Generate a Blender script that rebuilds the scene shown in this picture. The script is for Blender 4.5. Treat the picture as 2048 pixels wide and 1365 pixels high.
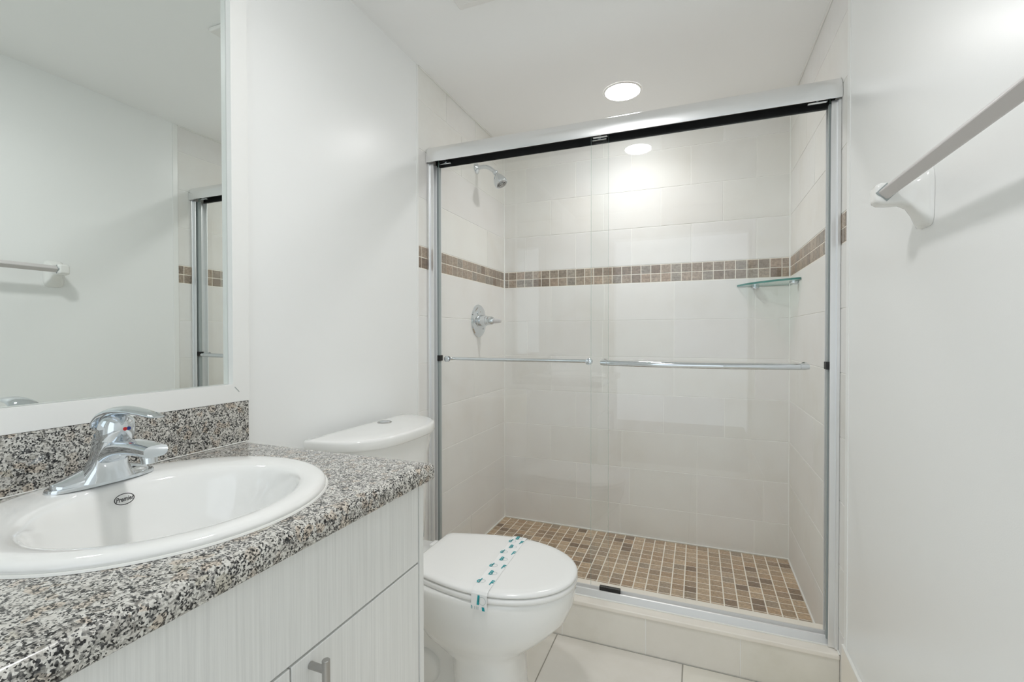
import bpy, bmesh, math, random
from mathutils import Vector, Matrix
for o in list(bpy.data.objects): bpy.data.objects.remove(o)
sc = bpy.context.scene
random.seed(7)
CZ = 1.165                       # eye height above the bathroom floor

# ------------------------------------------------------------ camera
cam = bpy.data.cameras.new('camera'); camo = bpy.data.objects.new('camera', cam)
sc.collection.objects.link(camo); sc.camera = camo
yaw, pitch, roll = math.radians(21.5349), math.radians(0.6578), math.radians(-0.0825)
F = Vector((-math.sin(yaw)*math.cos(pitch), math.cos(yaw)*math.cos(pitch), -math.sin(pitch)))
R = Vector((math.cos(yaw), math.sin(yaw), 0)); U = R.cross(F)
R2 = R*math.cos(roll)+U*math.sin(roll); U2 = -R*math.sin(roll)+U*math.cos(roll)
camo.matrix_world = Matrix(((R2.x,U2.x,-F.x,0),(R2.y,U2.y,-F.y,0),(R2.z,U2.z,-F.z,CZ),(0,0,0,1)))
cam.sensor_width = 36; cam.sensor_fit = 'HORIZONTAL'; cam.lens = 939.74/2048*36
cam.clip_start = 0.02

# ------------------------------------------------------------ world + exposure
w = bpy.data.worlds.new('world'); sc.world = w; w.use_nodes = True
wb = w.node_tree.nodes['Background']
wb.inputs[0].default_value = (0.86, 0.94, 1.0, 1); wb.inputs[1].default_value = 1.0
sc.cycles.max_bounces = 16; sc.cycles.diffuse_bounces = 12; sc.cycles.glossy_bounces = 8; sc.cycles.transparent_max_bounces = 16
sc.view_settings.view_transform = 'Standard'; sc.view_settings.look = 'None'
sc.view_settings.gamma = 1; sc.view_settings.use_curve_mapping = False
sc.view_settings.exposure = 0.57
SHOWER_LAMP = 36.0               # emission of the shower downlight diffuser
ROOM_LAMP = 55.0                 # emission of the room downlight diffuser

XL, YB, YT = -1.0994, 2.6591, 1.708
XR = XL + 1.524
HC = 2.306                       # ceiling height
YF = -0.80                       # wall behind the camera
ZS = 0.052                       # shower floor
ZM0, ZM1 = 0.2886+CZ, 0.3850+CZ  # mosaic border
COL = sc.collection

# ------------------------------------------------------------ materials
def new_mat(name, col=(.8,.8,.8), rough=.5, metal=0., spec=.5, coat=0., coat_r=.05):
    m = bpy.data.materials.new(name); m.use_nodes = True
    b = m.node_tree.nodes['Principled BSDF']
    b.inputs['Base Color'].default_value = (*col, 1); b.inputs['Roughness'].default_value = rough
    b.inputs['Metallic'].default_value = metal; b.inputs['Specular IOR Level'].default_value = spec
    b.inputs['Coat Weight'].default_value = coat; b.inputs['Coat Roughness'].default_value = coat_r
    return m
def N(m, t, **kw):
    n = m.node_tree.nodes.new(t)
    for k, v in kw.items(): setattr(n, k, v)
    return n
def L(m, a, b): m.node_tree.links.new(a, b)
def P(m): return m.node_tree.nodes['Principled BSDF']
def ramp(m, stops, interp='LINEAR'):
    r = N(m, 'ShaderNodeValToRGB'); e = r.color_ramp; e.interpolation = interp
    while len(e.elements) < len(stops): e.elements.new(0.5)
    for i, (p, c) in enumerate(stops): e.elements[i].position = p; e.elements[i].color = (*c, 1)
    return r
def coords(m, scale=(1,1,1)):
    t = N(m, 'ShaderNodeTexCoord'); mp = N(m, 'ShaderNodeMapping'); mp.inputs['Scale'].default_value = scale
    L(m, t.outputs['Object'], mp.inputs['Vector']); return mp.outputs[0]
def noise(m, vec, scale, detail=4, rough=.5):
    n = N(m, 'ShaderNodeTexNoise'); n.inputs['Scale'].default_value = scale; n.inputs['Detail'].default_value = detail
    n.inputs['Roughness'].default_value = rough; L(m, vec, n.inputs['Vector']); return n
def bump(m, h, strength, dist=.001):
    b = N(m, 'ShaderNodeBump'); b.inputs['Strength'].default_value = strength; b.inputs['Distance'].default_value = dist
    L(m, h, b.inputs['Height']); L(m, b.outputs[0], P(m).inputs['Normal'])
def mixc(m, fac, a, b, mode='MIX'):
    x = N(m, 'ShaderNodeMix', data_type='RGBA', blend_type=mode)
    for s, v in ((x.inputs['Factor'], fac), (x.inputs['A'], a), (x.inputs['B'], b)):
        if hasattr(v, 'is_output'): L(m, v, s)
        elif isinstance(v, (int, float)): s.default_value = v
        else: s.default_value = (*v, 1)
    return x.outputs['Result']

M = {}
m = M['wall'] = new_mat('wall_paint', (.878,.888,.884), .29, spec=.33); v = coords(m)
bump(m, noise(m, v, 420, 3).outputs['Fac'], .16, .0006)
m = M['ceiling'] = new_mat('ceiling_paint', (.92,.922,.918), .75, spec=.2); v = coords(m)
bump(m, noise(m, v, 300, 3).outputs['Fac'], .1, .0005)
M['trim'] = new_mat('white_trim_paint', (.86,.865,.85), .3)
M['caulk'] = new_mat('white_caulk', (.84,.84,.81), .45)
M['grout'] = new_mat('pale_grout', (.92,.915,.89), .75)
M['mgrout'] = new_mat('mosaic_grout', (.90,.85,.76), .8)
M['fgrout'] = new_mat('floor_grout', (.42,.40,.36), .85)

def tile_mat(name, a, b, c, rough, bumpy=.03, spec=.5):
    m = new_mat(name, a, rough, spec=spec); v = coords(m)
    n1 = noise(m, v, 3.2, 6, .6); r = ramp(m, [(.34, a), (.56, b), (.74, c)]); L(m, n1.outputs['Fac'], r.inputs['Fac'])
    n2 = noise(m, v, 26, 5, .65)
    at = N(m, 'ShaderNodeAttribute', attribute_name='tint')
    c1 = mixc(m, .10, r.outputs[0], n2.outputs['Fac'], 'OVERLAY')
    c2 = mixc(m, 1.0, c1, at.outputs['Color'], 'MULTIPLY')
    L(m, c2, P(m).inputs['Base Color']); bump(m, n2.outputs['Fac'], bumpy, .001)
    return m
M['tile'] = tile_mat('glazed_wall_tile', (.835,.835,.82), (.81,.80,.78), (.775,.757,.722), .50, .05, .22)
M['floor'] = tile_mat('floor_tile', (.84,.81,.755), (.80,.77,.71), (.73,.70,.63), .30, .04)
M['curb'] = tile_mat('curb_stone', (.88,.835,.76), (.85,.80,.73), (.80,.745,.66), .35, .04)

def mosaic_mat(name, rough):
    m = new_mat(name, (.4,.3,.2), rough); v = coords(m)
    at = N(m, 'ShaderNodeAttribute', attribute_name='tint')
    n = noise(m, v, 95, 5, .7); r = ramp(m, [(.3, (.55,.52,.5)), (.7, (1.25,1.22,1.2))]); L(m, n.outputs['Fac'], r.inputs['Fac'])
    mp = coords(m, (6, 60, 60)); n2 = noise(m, mp, 3, 4)
    c = mixc(m, 1.0, at.outputs['Color'], r.outputs[0], 'MULTIPLY')
    c = mixc(m, .35, c, n2.outputs['Fac'], 'OVERLAY')
    L(m, c, P(m).inputs['Base Color']); bump(m, n.outputs['Fac'], .12, .001); return m
M['mosaic'] = mosaic_mat('brown_stone_mosaic', .42)

# granite
m = M['granite'] = new_mat('speckled_granite', (.6,.6,.6), .16, spec=.5); v = coords(m)
wn = noise(m, v, 110, 3); wv = N(m, 'ShaderNodeVectorMath', operation='SCALE'); wv.inputs['Scale'].default_value = .006
L(m, wn.outputs['Color'], wv.inputs[0]); ad = N(m, 'ShaderNodeVectorMath', operation='ADD'); L(m, v, ad.inputs[0]); L(m, wv.outputs[0], ad.inputs[1])
vv = ad.outputs[0]
def voro(scale):
    n = N(m, 'ShaderNodeTexVoronoi'); n.inputs['Scale'].default_value = scale; L(m, vv, n.inputs['Vector'])
    s = N(m, 'ShaderNodeSeparateColor'); L(m, n.outputs['Color'], s.inputs[0]); return s
s1 = voro(400); big = noise(m, v, 70, 4, .65)
mt = N(m, 'ShaderNodeMath', operation='MULTIPLY_ADD'); L(m, big.outputs['Fac'], mt.inputs[0]); mt.inputs[1].default_value = 1.5
mt2 = N(m, 'ShaderNodeMath', operation='ADD'); mt.inputs[2].default_value = -.75
L(m, mt.outputs[0], mt2.inputs[0]); L(m, s1.outputs[0], mt2.inputs[1])
rg = ramp(m, [(0, (.03,.03,.032)), (.14, (.09,.09,.09)), (.24, (.22,.215,.20)), (.40, (.36,.35,.325)), (.56, (.55,.535,.50)), (.74, (.74,.73,.69)), (.9, (.62,.60,.56))])
L(m, mt2.outputs[0], rg.inputs['Fac'])
s2 = voro(70); pk = ramp(m, [(.0, (1,1,1)), (.70, (1,1,1)), (.72, (.86,.72,.60)), (.86, (.80,.76,.66)), (.88, (.62,.60,.58))], 'CONSTANT')
L(m, s2.outputs[1], pk.inputs['Fac']); pn = noise(m, v, 9, 2)
c1 = mixc(m, pn.outputs['Fac'], rg.outputs[0], mixc(m, 1.0, rg.outputs[0], pk.outputs[0], 'MULTIPLY'))
s3 = voro(520); bk = ramp(m, [(0, (.05,.05,.05)), (.11, (1,1,1))], 'CONSTANT'); L(m, s3.outputs[2], bk.inputs['Fac'])
L(m, mixc(m, 1.0, c1, bk.outputs[0], 'MULTIPLY'), P(m).inputs['Base Color'])

# cabinet laminate with vertical streaks
m = M['laminate'] = new_mat('pale_streaked_laminate', (.7,.7,.68), .42); v = coords(m, (1, 1, .012))
n = noise(m, v, 260, 6, .75); r = ramp(m, [(.25, (.68,.685,.675)), (.5, (.80,.805,.79)), (.75, (.88,.885,.87))]); L(m, n.outputs['Fac'], r.inputs['Fac'])
L(m, r.outputs[0], P(m).inputs['Base Color']); bump(m, n.outputs['Fac'], .12, .0006)
M['lamedge'] = new_mat('laminate_edge', (.80,.805,.79), .4)
M['dark_gap'] = new_mat('painted_gap_shade', (.10,.10,.10), .8)  # shade of the cabinet gaps, put in as a dark colour

M['china'] = new_mat('white_vitreous_china', (.88,.88,.865), .08, coat=.6, coat_r=.03)
M['seat'] = new_mat('white_seat_plastic', (.88,.88,.87), .16)
M['ceramic'] = new_mat('white_ceramic', (.84,.84,.82), .15)
M['acrylic'] = new_mat('brushed_grey_bar', (.60,.575,.57), .30, metal=0, spec=.6)
M['chrome'] = new_mat('chrome', (.70,.735,.765), .05, metal=1)
m = M['alu'] = new_mat('satin_aluminium', (.88,.89,.90), .27, metal=1)
v = coords(m, (.02, 1, 1)); n = noise(m, v, 500, 3); bump(m, n.outputs['Fac'], .05, .0005)
m = M['aluv'] = new_mat('satin_aluminium_upright', (.86,.87,.88), .36, metal=.9)
M['alutrack'] = new_mat('satin_aluminium_sill', (.70,.70,.695), .45, metal=.5)
M['nickel'] = new_mat('brushed_nickel', (.46,.45,.44), .28, metal=1)
M['black'] = new_mat('black_plastic', (.008,.008,.008), .5)
M['rubber'] = new_mat('dark_channel_interior', (.02,.02,.022), .5)
M['greygasket'] = new_mat('grey_gasket', (.36,.40,.40), .4)
M['mirror'] = new_mat('silvered_glass', (.85,.885,.865), .0, metal=1)
M['mirror_edge'] = new_mat('green_mirror_edge', (.30,.42,.39), .15)
M['red'] = new_mat('red_dot', (.65,.02,.02), .3)
M['blue'] = new_mat('blue_dot', (.02,.04,.25), .3)
M['ink'] = new_mat('dark_ink', (.035,.035,.035), .5)
M['paper'] = new_mat('thin_white_paper', (.86,.865,.86), .7)
M['teal'] = new_mat('teal_ink', (.01,.33,.37), .6)
M['inkgrey'] = new_mat('grey_ink', (.50,.56,.56), .7)
M['plastic'] = new_mat('white_fan_plastic', (.84,.83,.81), .35)
M['silicone'] = new_mat('clear_seal', (.62,.64,.63), .3)

def glass_mat(name, tint, refl=1.0):
    m = bpy.data.materials.new(name); m.use_nodes = True; nt = m.node_tree; nt.nodes.clear()
    out = N(m, 'ShaderNodeOutputMaterial'); tr = N(m, 'ShaderNodeBsdfTransparent'); gl = N(m, 'ShaderNodeBsdfGlossy')
    gl.inputs['Roughness'].default_value = 0.0; gl.inputs['Color'].default_value = (refl, refl, refl, 1)
    tr.inputs['Color'].default_value = (*tint, 1)
    fr = N(m, 'ShaderNodeFresnel'); ge = N(m, 'ShaderNodeNewGeometry'); mr = N(m, 'ShaderNodeMapRange')
    mr.inputs['To Min'].default_value = 1.45; mr.inputs['To Max'].default_value = 1/1.45
    L(m, ge.outputs['Backfacing'], mr.inputs['Value']); L(m, mr.outputs[0], fr.inputs['IOR'])
    mx = N(m, 'ShaderNodeMixShader'); L(m, fr.outputs[0], mx.inputs[0]); L(m, tr.outputs[0], mx.inputs[1]); L(m, gl.outputs[0], mx.inputs[2])
    L(m, mx.outputs[0], out.inputs[0]); return m
M['glass'] = glass_mat('clear_door_glass', (.99,.995,.992))
M['glass_edge'] = new_mat('green_glass_edge', (.36,.52,.49), .12)
M['shelf_glass'] = glass_mat('clear_shelf_glass', (.90,.97,.95))
M['shelf_edge'] = new_mat('deep_green_shelf_edge', (.03,.20,.17), .12)

def emit(name, col, s):
    m = bpy.data.materials.new(name); m.use_nodes = True; m.node_tree.nodes.clear()
    o = N(m, 'ShaderNodeOutputMaterial'); e = N(m, 'ShaderNodeEmission'); e.inputs[0].default_value = (*col, 1); e.inputs[1].default_value = s
    L(m, e.outputs[0], o.inputs[0]); return m
M['lamp_shower'] = emit('lit_diffuser_shower', (1,.992,.992), SHOWER_LAMP)
M['lamp_room'] = emit('lit_diffuser_room', (1,.992,.992), ROOM_LAMP)

# ------------------------------------------------------------ mesh helpers
def finish(name, bm, mats, parent=None, smooth=False, loc=None, angle=None):
    bmesh.ops.recalc_face_normals(bm, faces=bm.faces[:])
    me = bpy.data.meshes.new(name); bm.to_mesh(me); bm.free()
    for mm in (mats if isinstance(mats, (list, tuple)) else [mats]): me.materials.append(M[mm])
    if smooth:
        for p in me.polygons: p.use_smooth = True
        me.set_sharp_from_angle(angle=math.radians(angle or 40))
    o = bpy.data.objects.new(name, me); COL.objects.link(o)
    if smooth and len(me.polygons) < 400:
        wn_ = o.modifiers.new('weighted', 'WEIGHTED_NORMAL'); wn_.keep_sharp = True; wn_.weight = 50
    if parent:
        o.parent = parent
        o.matrix_parent_inverse = Matrix.Translation(-Vector(parent.location))
    return o
def tag(o, label=None, cat=None, group=None, kind=None):
    if label: o['label'] = label
    if cat: o['category'] = cat
    if group: o['group'] = group
    if kind: o['kind'] = kind
    return o
def thing(name, loc, label, cat, group=None):
    o = bpy.data.objects.new(name, None); COL.objects.link(o); o.location = loc; o.empty_display_size = .05
    return tag(o, label, cat, group)
def box(bm, x0, x1, y0, y1, z0, z1, bev=0, seg=2, mi=0):
    r = bmesh.ops.create_cube(bm, size=1); vs = r['verts']
    for q in vs: q.co = Vector((x0+(q.co.x+.5)*(x1-x0), y0+(q.co.y+.5)*(y1-y0), z0+(q.co.z+.5)*(z1-z0)))
    fs = set(f for q in vs for f in q.link_faces)
    for f in fs: f.material_index = mi
    if bev:
        es = list(set(e for q in vs for e in q.link_edges))
        res = bmesh.ops.bevel(bm, geom=es, offset=bev, segments=seg, profile=.5, affect='EDGES')
        for f in res['faces']: f.material_index = mi
    return vs
def mkbox(name, mats, parent, *a, bev=0, seg=2, smooth=None, **k):
    bm = bmesh.new(); box(bm, *a, bev=bev, seg=seg); return finish(name, bm, mats, parent, smooth=bool(bev) if smooth is None else smooth, angle=50)
def loft(bm, rings, cap0=True, cap1=True, closed=True, mi=0):
    vr = [[bm.verts.new(p) for p in r] for r in rings]
    n = len(rings[0])
    for a, b in zip(vr, vr[1:]):
        for i in range(n if closed else n-1):
            j = (i+1) % n
            f = bm.faces.new((a[i], a[j], b[j], b[i])); f.material_index = mi
    if cap0: bm.faces.new(list(reversed(vr[0]))).material_index = mi
    if cap1: bm.faces.new(vr[-1]).material_index = mi
    return vr
def circ(c, r, ax, n=32, ry=None, ph=0):
    ax = Vector(ax).normalized(); t = Vector((0,0,1)) if abs(ax.z) < .9 else Vector((1,0,0))
    u = ax.cross(t).normalized(); w_ = ax.cross(u); ry = r if ry is None else ry
    return [Vector(c)+u*r*math.cos(2*math.pi*i/n+ph)+w_*ry*math.sin(2*math.pi*i/n+ph) for i in range(n)]
def lathe(bm, base, ax, prof, n=32, cap0=True, cap1=True, mi=0):
    ax = Vector(ax).normalized()
    loft(bm, [circ(Vector(base)+ax*h, max(r, 1e-4), ax, n) for h, r in prof], cap0, cap1, mi=mi)
def tube(bm, pts, rad, n=16, mi=0):
    pts = [Vector(p) for p in pts]; rings = []; up = None
    for i, p in enumerate(pts):
        d = (pts[min(i+1, len(pts)-1)]-pts[max(i-1, 0)]).normalized()
        if up is None: up = Vector((0,0,1)) if abs(d.z) < .9 else Vector((1,0,0))
        u = d.cross(up).normalized(); w_ = u.cross(d).normalized(); up = w_
        r = rad[i] if isinstance(rad, (list, tuple)) else rad
        rings.append([p+u*r*math.cos(2*math.pi*k/n)+w_*r*math.sin(2*math.pi*k/n) for k in range(n)])
    loft(bm, rings, mi=mi)
def prism(bm, poly, to3, d0, d1, mi=0):
    loft(bm, [[to3(a, b, d0) for a, b in poly], [to3(a, b, d1) for a, b in poly]], mi=mi)
def bez(p0, p1, p2, p3, n):
    out = []
    for i in range(n+1):
        t = i/n; out.append(Vector(p0)*(1-t)**3+Vector(p1)*3*t*(1-t)**2+Vector(p2)*3*t*t*(1-t)+Vector(p3)*t**3)
    return out

# tiles: real blocks proud of a grout bed, tint stored per tile
def tiles(name, rects, to3, depth, mats, parent, gap, tintf, bed=None, cham=.0009):
    bm = bmesh.new(); lay = bm.loops.layers.float_color.new('tint')
    if bed:
        a0, a1, b0, b1, d = bed
        vs = [bm.verts.new(to3(a, b, d)) for a, b in ((a0,b0),(a1,b0),(a1,b1),(a0,b1))]
        f = bm.faces.new(vs); f.material_index = 1
        for l in f.loops: l[lay] = (1,1,1,1)
    g = gap/2
    for (a0, a1, b0, b1) in rects:
        if a1-a0 < gap*2.5 or b1-b0 < gap*2.5: continue
        t = tintf(a0, b0); c = cham
        r0 = [(a0+g,b0+g),(a1-g,b0+g),(a1-g,b1-g),(a0+g,b1-g)]
        r1 = [(a0+g+c,b0+g+c),(a1-g-c,b0+g+c),(a1-g-c,b1-g-c),(a0+g+c,b1-g-c)]
        rings = [[to3(a, b, 0) for a, b in r0], [to3(a, b, depth-c*.6) for a, b in r0], [to3(a, b, depth) for a, b in r1]]
        vr = [[bm.verts.new(p) for p in r] for r in rings]; fs = []
        for A, B in zip(vr, vr[1:]):
            for i in range(4): fs.append(bm.faces.new((A[i], A[(i+1)%4], B[(i+1)%4], B[i])))
        fs.append(bm.faces.new(vr[-1]))
        for f in fs:
            f.material_index = 0
            for l in f.loops: l[lay] = (*t, 1)
    me = bpy.data.meshes.new(name); bmesh.ops.recalc_face_normals(bm, faces=bm.faces[:])
    bm.to_mesh(me); bm.free()
    for mm in mats: me.materials.append(M[mm])
    o = bpy.data.objects.new(name, me); COL.objects.link(o); o.parent = parent
    return o
def soft_tint(a, b):
    k = random.uniform(.955, 1.0); return (k, k*random.uniform(.99, 1), k*random.uniform(.975, 1))
BR = [(.40,.325,.255), (.44,.36,.285), (.36,.30,.24), (.31,.245,.19), (.47,.395,.315), (.38,.34,.29), (.26,.195,.145), (.45,.345,.26)]
def border_tint(a, b):
    c = random.choice(BR+BR[:3]+BR[4:6]); k = random.uniform(.80, .96); return tuple(x*k for x in c)
FR = [(.46,.335,.215), (.51,.38,.25), (.42,.31,.20), (.36,.26,.17), (.24,.165,.105), (.54,.41,.275), (.45,.315,.195), (.38,.30,.215), (.47,.36,.25)]
def floor_tint(a, b):
    c = random.choice(FR+FR[:3]+FR[5:7]); k = random.uniform(.93, 1.07); return tuple(x*k for x in c)

# ------------------------------------------------------------ room shell
def struct(name, bm, mats, **k): return tag(finish(name, bm, mats, **k), kind='structure')
def wallbox(name, mat, *a):
    bm = bmesh.new(); box(bm, *a); return struct(name, bm, mat)
DP = .001                        # painted board stands this proud of the tile face
ceiling = wallbox('ceiling', 'ceiling', XL-.15, XR+.15, YF-.15, YB+.15, HC, HC+.1)
def painted(name, x0, x1, xin, s):
    bm = bmesh.new(); box(bm, x0, x1, YF-.12, YT, -.08, HC)
    es = [e for e in bm.edges if all(abs(q.co.x-xin) < 1e-5 and abs(q.co.y-YT) < 1e-5 for q in e.verts)]
    bmesh.ops.bevel(bm, geom=es, offset=.007, segments=4, profile=.5, affect='EDGES')
    o = struct(name, bm, 'wall', smooth=True, angle=30); bm = bmesh.new()
    box(bm, *sorted((xin-s*.002, xin+s*.0025)), YT-(.012 if s > 0 else .026), YT+.001, .21, HC-.001, bev=.002, seg=3); finish('edge_bead', bm, 'trim', o, smooth=True)
    return o
wall_left = painted('wall_left', XL-.12, XL, XL, 1)
wall_right = painted('wall_right', XR-DP, XR+.12, XR-DP, -1)
TD = .0022
rows = [(-1.1131,-.941),(-.941,-.735),(-.735,-.530),(-.530,-.325),(-.325,-.120),(-.120,.0845),(.0845,.2886),(.3850,.590),(.590,.795),(.795,1.0),(1.0,1.141)]
rows = [(a+CZ, b+CZ) for a, b in rows]; rows[0] = (.03, rows[0][1]); rows[-1] = (rows[-1][0], HC)
back_j = [[-.803,-.40,0.0,.27],[-.65,-.35,0.0,.31],[-.803,-.39,0.0],[-.957,-.652,-.17,.13],[-.80,-.50,-.117,.27],[-.95,-.50,-.117,.27],[-.799,-.49,-.117,.27],
          [-.96,-.652,-.34,-.031,.275],[-.802,-.494,-.186,.122],[-.958,-.652,-.34,-.035,.274],[-.802,-.494,-.186,.122]]
def split(js, a0, a1, r):
    c = [a0]+sorted(j for j in js if a0 < j < a1)+[a1]; return [(c[i], c[i+1], r[0], r[1]) for i in range(len(c)-1)]
# far wall
bm = bmesh.new(); box(bm, XL-.15, XR+.15, YB+.004, YB+.12, -.08, HC); wall_back = struct('wall_back', bm, 'grout')
tb = lambda a, b, d: Vector((a, YB-d+TD, b))
rects = []
for js, r in zip(back_j, rows): rects += split(js, XL, XR, r)
tiles('tile_cladding', rects, tb, TD, ['tile', 'grout'], wall_back, .0032, soft_tint, bed=(XL, XR, .0, HC, .0003))
def mos_rects(a0, a1, st, pitch):
    zs = [(ZM0+.001, (ZM0+ZM1)/2), ((ZM0+ZM1)/2, ZM1-.001)]; out = []; c = [a0]; x = st
    while x < a1:
        if x > a0+.004: c.append(x)
        x += pitch
    c.append(a1)
    for b0, b1 in zs:
        for i in range(len(c)-1): out.append((c[i], c[i+1], b0, b1))
    return out
tiles('mosaic_border', mos_rects(XL, XR-.004, -1.0705, .0521), tb, TD, ['mosaic', 'mgrout'], wall_back, .0042, border_tint, bed=(XL, XR, ZM0, ZM1, .0006))
# side walls of the shower
def side(parent, sgn, xw, js, st, name='tile_cladding'):
    bm = bmesh.new(); x0, x1 = (xw-.12, xw-.004) if sgn > 0 else (xw+.004, xw+.12)
    box(bm, x0, x1, YT, YB+.004, -.08, HC); finish('tile_backing', bm, 'grout', parent)
    to3 = lambda a, b, d: Vector((xw+sgn*(d-TD), a, b)); rects = []
    for j, r in zip(js, rows): rects += split(j, YT, YB, (max(r[0], 0.0), r[1]))
    tiles(name, rects, to3, TD, ['tile', 'grout'], parent, .0032, soft_tint, bed=(YT, YB, 0, HC, .0003))
    tiles('mosaic_border', mos_rects(YT, YB-.002, st, .0540), to3, TD, ['mosaic', 'mgrout'], parent, .0042, border_tint, bed=(YT, YB, ZM0, ZM1, .0006))
    bm = bmesh.new(); box(bm, *(sorted((xw, xw+sgn*.006))), YT+.001, YB, HC-.006, HC, bev=.002)
    finish('ceiling_caulk', bm, 'caulk', parent)
ljs = [[2.20],[],[],[],[2.239],[],[],[2.413],[],[2.1],[1.95,2.26]]
side(wall_left, 1, XL, ljs, YT+.027)
rjs = [[],[],[],[2.15],[2.455],[],[2.455],[],[2.15],[2.3],[2.455]]
side(wall_right, -1, XR, rjs, YT+.031)
for xx in (XL, XR):
    bm = bmesh.new(); lathe(bm, (xx, YB, ZS), (0,0,1), [(0,.005),(HC-ZS,.005)], 12); finish('corner_caulk', bm, 'caulk', wall_back, smooth=True)
bm = bmesh.new(); box(bm, XL, XR, YB-.006, YB, ZS, ZS+.006, bev=.002); finish('floor_caulk', bm, 'caulk', wall_back)
# wall behind the camera; unseen doorway widened to let fill light in
bm = bmesh.new()
box(bm, XL-.12, -.72, YF-.12, YF, -.08, HC); box(bm, .40, XR+.12, YF-.12, YF, -.08, HC); box(bm, -.72, .40, YF-.12, YF, 2.05, HC)
wall_front = struct('wall_front', bm, 'wall')
for a in ((-.79,-.72,0,2.05), (-.79,.41,2.05,2.12)):
    bm = bmesh.new(); box(bm, a[0], a[1], YF, YF+.015, a[2], a[3], bev=.003); finish('door_casing', bm, 'trim', wall_front)

# room floor
bm = bmesh.new(); box(bm, XL-.12, XR+.12, YF-2.2, YB+.1, -.1, -.003)
floor = struct('floor', bm, 'fgrout')
rects = []; P46 = .46; ys = [1.758-.46*k for k in range(6, -1, -1)]; xs = [-.505+P46*k for k in range(-2, 4)]
ys[0] = YF; xs = [XL]+[x for x in xs if XL < x < XR-.02]+[XR]
for i in range(len(xs)-1):
    for j in range(len(ys)-1):
        if ys[j+1] > ys[j]: rects.append((xs[i], xs[i+1], ys[j], ys[j+1]))
tiles('floor_tiling', rects, lambda a, b, d: Vector((a, b, d-.003)), .003, ['floor', 'fgrout'], floor, .0045, soft_tint)

# tiled skirting along the right wall (and the left one behind the toilet)
bm = bmesh.new(); box(bm, XR-.009, XR-DP, YF, YT+.002, 0, .208, bev=.002)
bs = struct('baseboard_right', bm, 'curb')
bmc = bmesh.new(); box(bmc, XR-.010, XR-DP, YF, YT+.002, .208, .214, bev=.002); finish('caulk_line', bmc, 'caulk', bs)
bm = bmesh.new(); box(bm, XL, XL+.010, .90, YT, 0, .2, bev=.002); bsl = struct('baseboard_left', bm, 'curb')

# shower floor
bm = bmesh.new(); box(bm, XL, XR, 1.92, YB, -.003, ZS-.0016); shower_floor = struct('shower_floor', bm, 'mgrout')
rects = []; cx = [XL+.004]; x = -1.055
while x < XR-.01: cx.append(x); x += .0528
cx.append(XR-.004); cy = [YB-.006]; y = 2.604
while y > 1.94: cy.append(y); y -= .0487
cy.append(1.924); cy.reverse()
for i in range(len(cx)-1):
    for j in range(len(cy)-1): rects.append((cx[i], cx[i+1], cy[j], cy[j+1]))
tiles('mosaic_tiling', rects, lambda a, b, d: Vector((a, b, ZS-.0016+d)), .0016, ['mosaic', 'mgrout'], shower_floor, .0052, floor_tint, bed=(XL, XR, 1.923, YB, .0002))
for xx, s in ((XL, 1), (XR, -1)):
    bm = bmesh.new(); box(bm, *sorted((xx, xx+s*.006)), 1.924, YB, ZS, ZS+.006, bev=.002); finish('edge_caulk', bm, 'caulk', shower_floor)

# curb
ZC = .149
bm = bmesh.new(); box(bm, XL+.001, XR-.001, 1.7625, 1.922, -.003, ZC-.014)
curb = struct('shower_curb', bm, 'grout')
cj = [XL, -.80, -.486, -.173, .139, XR]
tiles('riser_tile', [(cj[i], cj[i+1], -.001, ZC-.014) for i in range(5)], lambda a, b, d: Vector((a, 1.7625-d, b)), .002, ['floor', 'grout'], curb, .003, soft_tint)
bm = bmesh.new(); box(bm, XL+.001, XR-.001, 1.754, 1.925, ZC-.017, ZC, bev=.004, seg=3); cap_ = finish('cap', bm, 'curb', curb, smooth=True); cap_['label'] = 'cream stone cap with rounded nose'
for o in [cap_, bs, bsl]:
    me = o.data; at = me.color_attributes.new('tint', 'FLOAT_COLOR', 'CORNER')
    for d_ in at.data: d_.color = (1,1,1,1)
for xx, s in ((XL, 1), (XR, -1)):
    bm = bmesh.new(); box(bm, *sorted((xx, xx+s*.005)), 1.756, 1.924, ZC, ZC+.004, bev=.0015); finish('end_caulk', bm, 'caulk', curb)

# ------------------------------------------------------------ ceiling fixtures
def downlight(x, y, mat, label, watts, spread):
    t = thing('recessed_light', (x, y, HC), label, 'ceiling light', 'recessed ceiling downlights')
    bm = bmesh.new()
    loft(bm, [circ((x,y,HC-.0003), .089, (0,0,1), 48), circ((x,y,HC-.0035), .087, (0,0,1), 48), circ((x,y,HC-.0045), .080, (0,0,1), 48), circ((x,y,HC-.0015), .0765, (0,0,1), 48)], False, False)
    finish('trim_ring', bm, 'plastic', t, smooth=True)
    bm = bmesh.new(); lathe(bm, (x, y, HC-.001), (0,0,-1), [(0,.0765),(.003,.0765),(.005,.066)], 48); finish('diffuser', bm, mat, t)
    la = bpy.data.lights.new('lamp', 'AREA'); la.shape = 'DISK'; la.size = .13; la.energy = watts; la.spread = math.radians(spread); la.color = (1, .992, .992)
    lo = bpy.data.objects.new('lamp', la); COL.objects.link(lo); lo.parent = t; lo.location = (0, 0, -.0065)
downlight(-.329, 2.245, 'lamp_shower', 'round lit ceiling downlight inside the shower, above the glass doors', 1.5, 135)
downlight(-.34, .65, 'lamp_room', 'round ceiling downlight over the room beside the vanity', 1.6, 150)
fan = thing('exhaust_fan', (-.63, 1.325, HC), 'white square ceiling vent cover at the top edge, just inside the frame', 'vent')
bm = bmesh.new(); box(bm, -.768, -.510, 1.213, 1.462, HC-.016, HC-.0005, bev=.007, seg=3); finish('cover', bm, 'plastic', fan, smooth=True)
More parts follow.
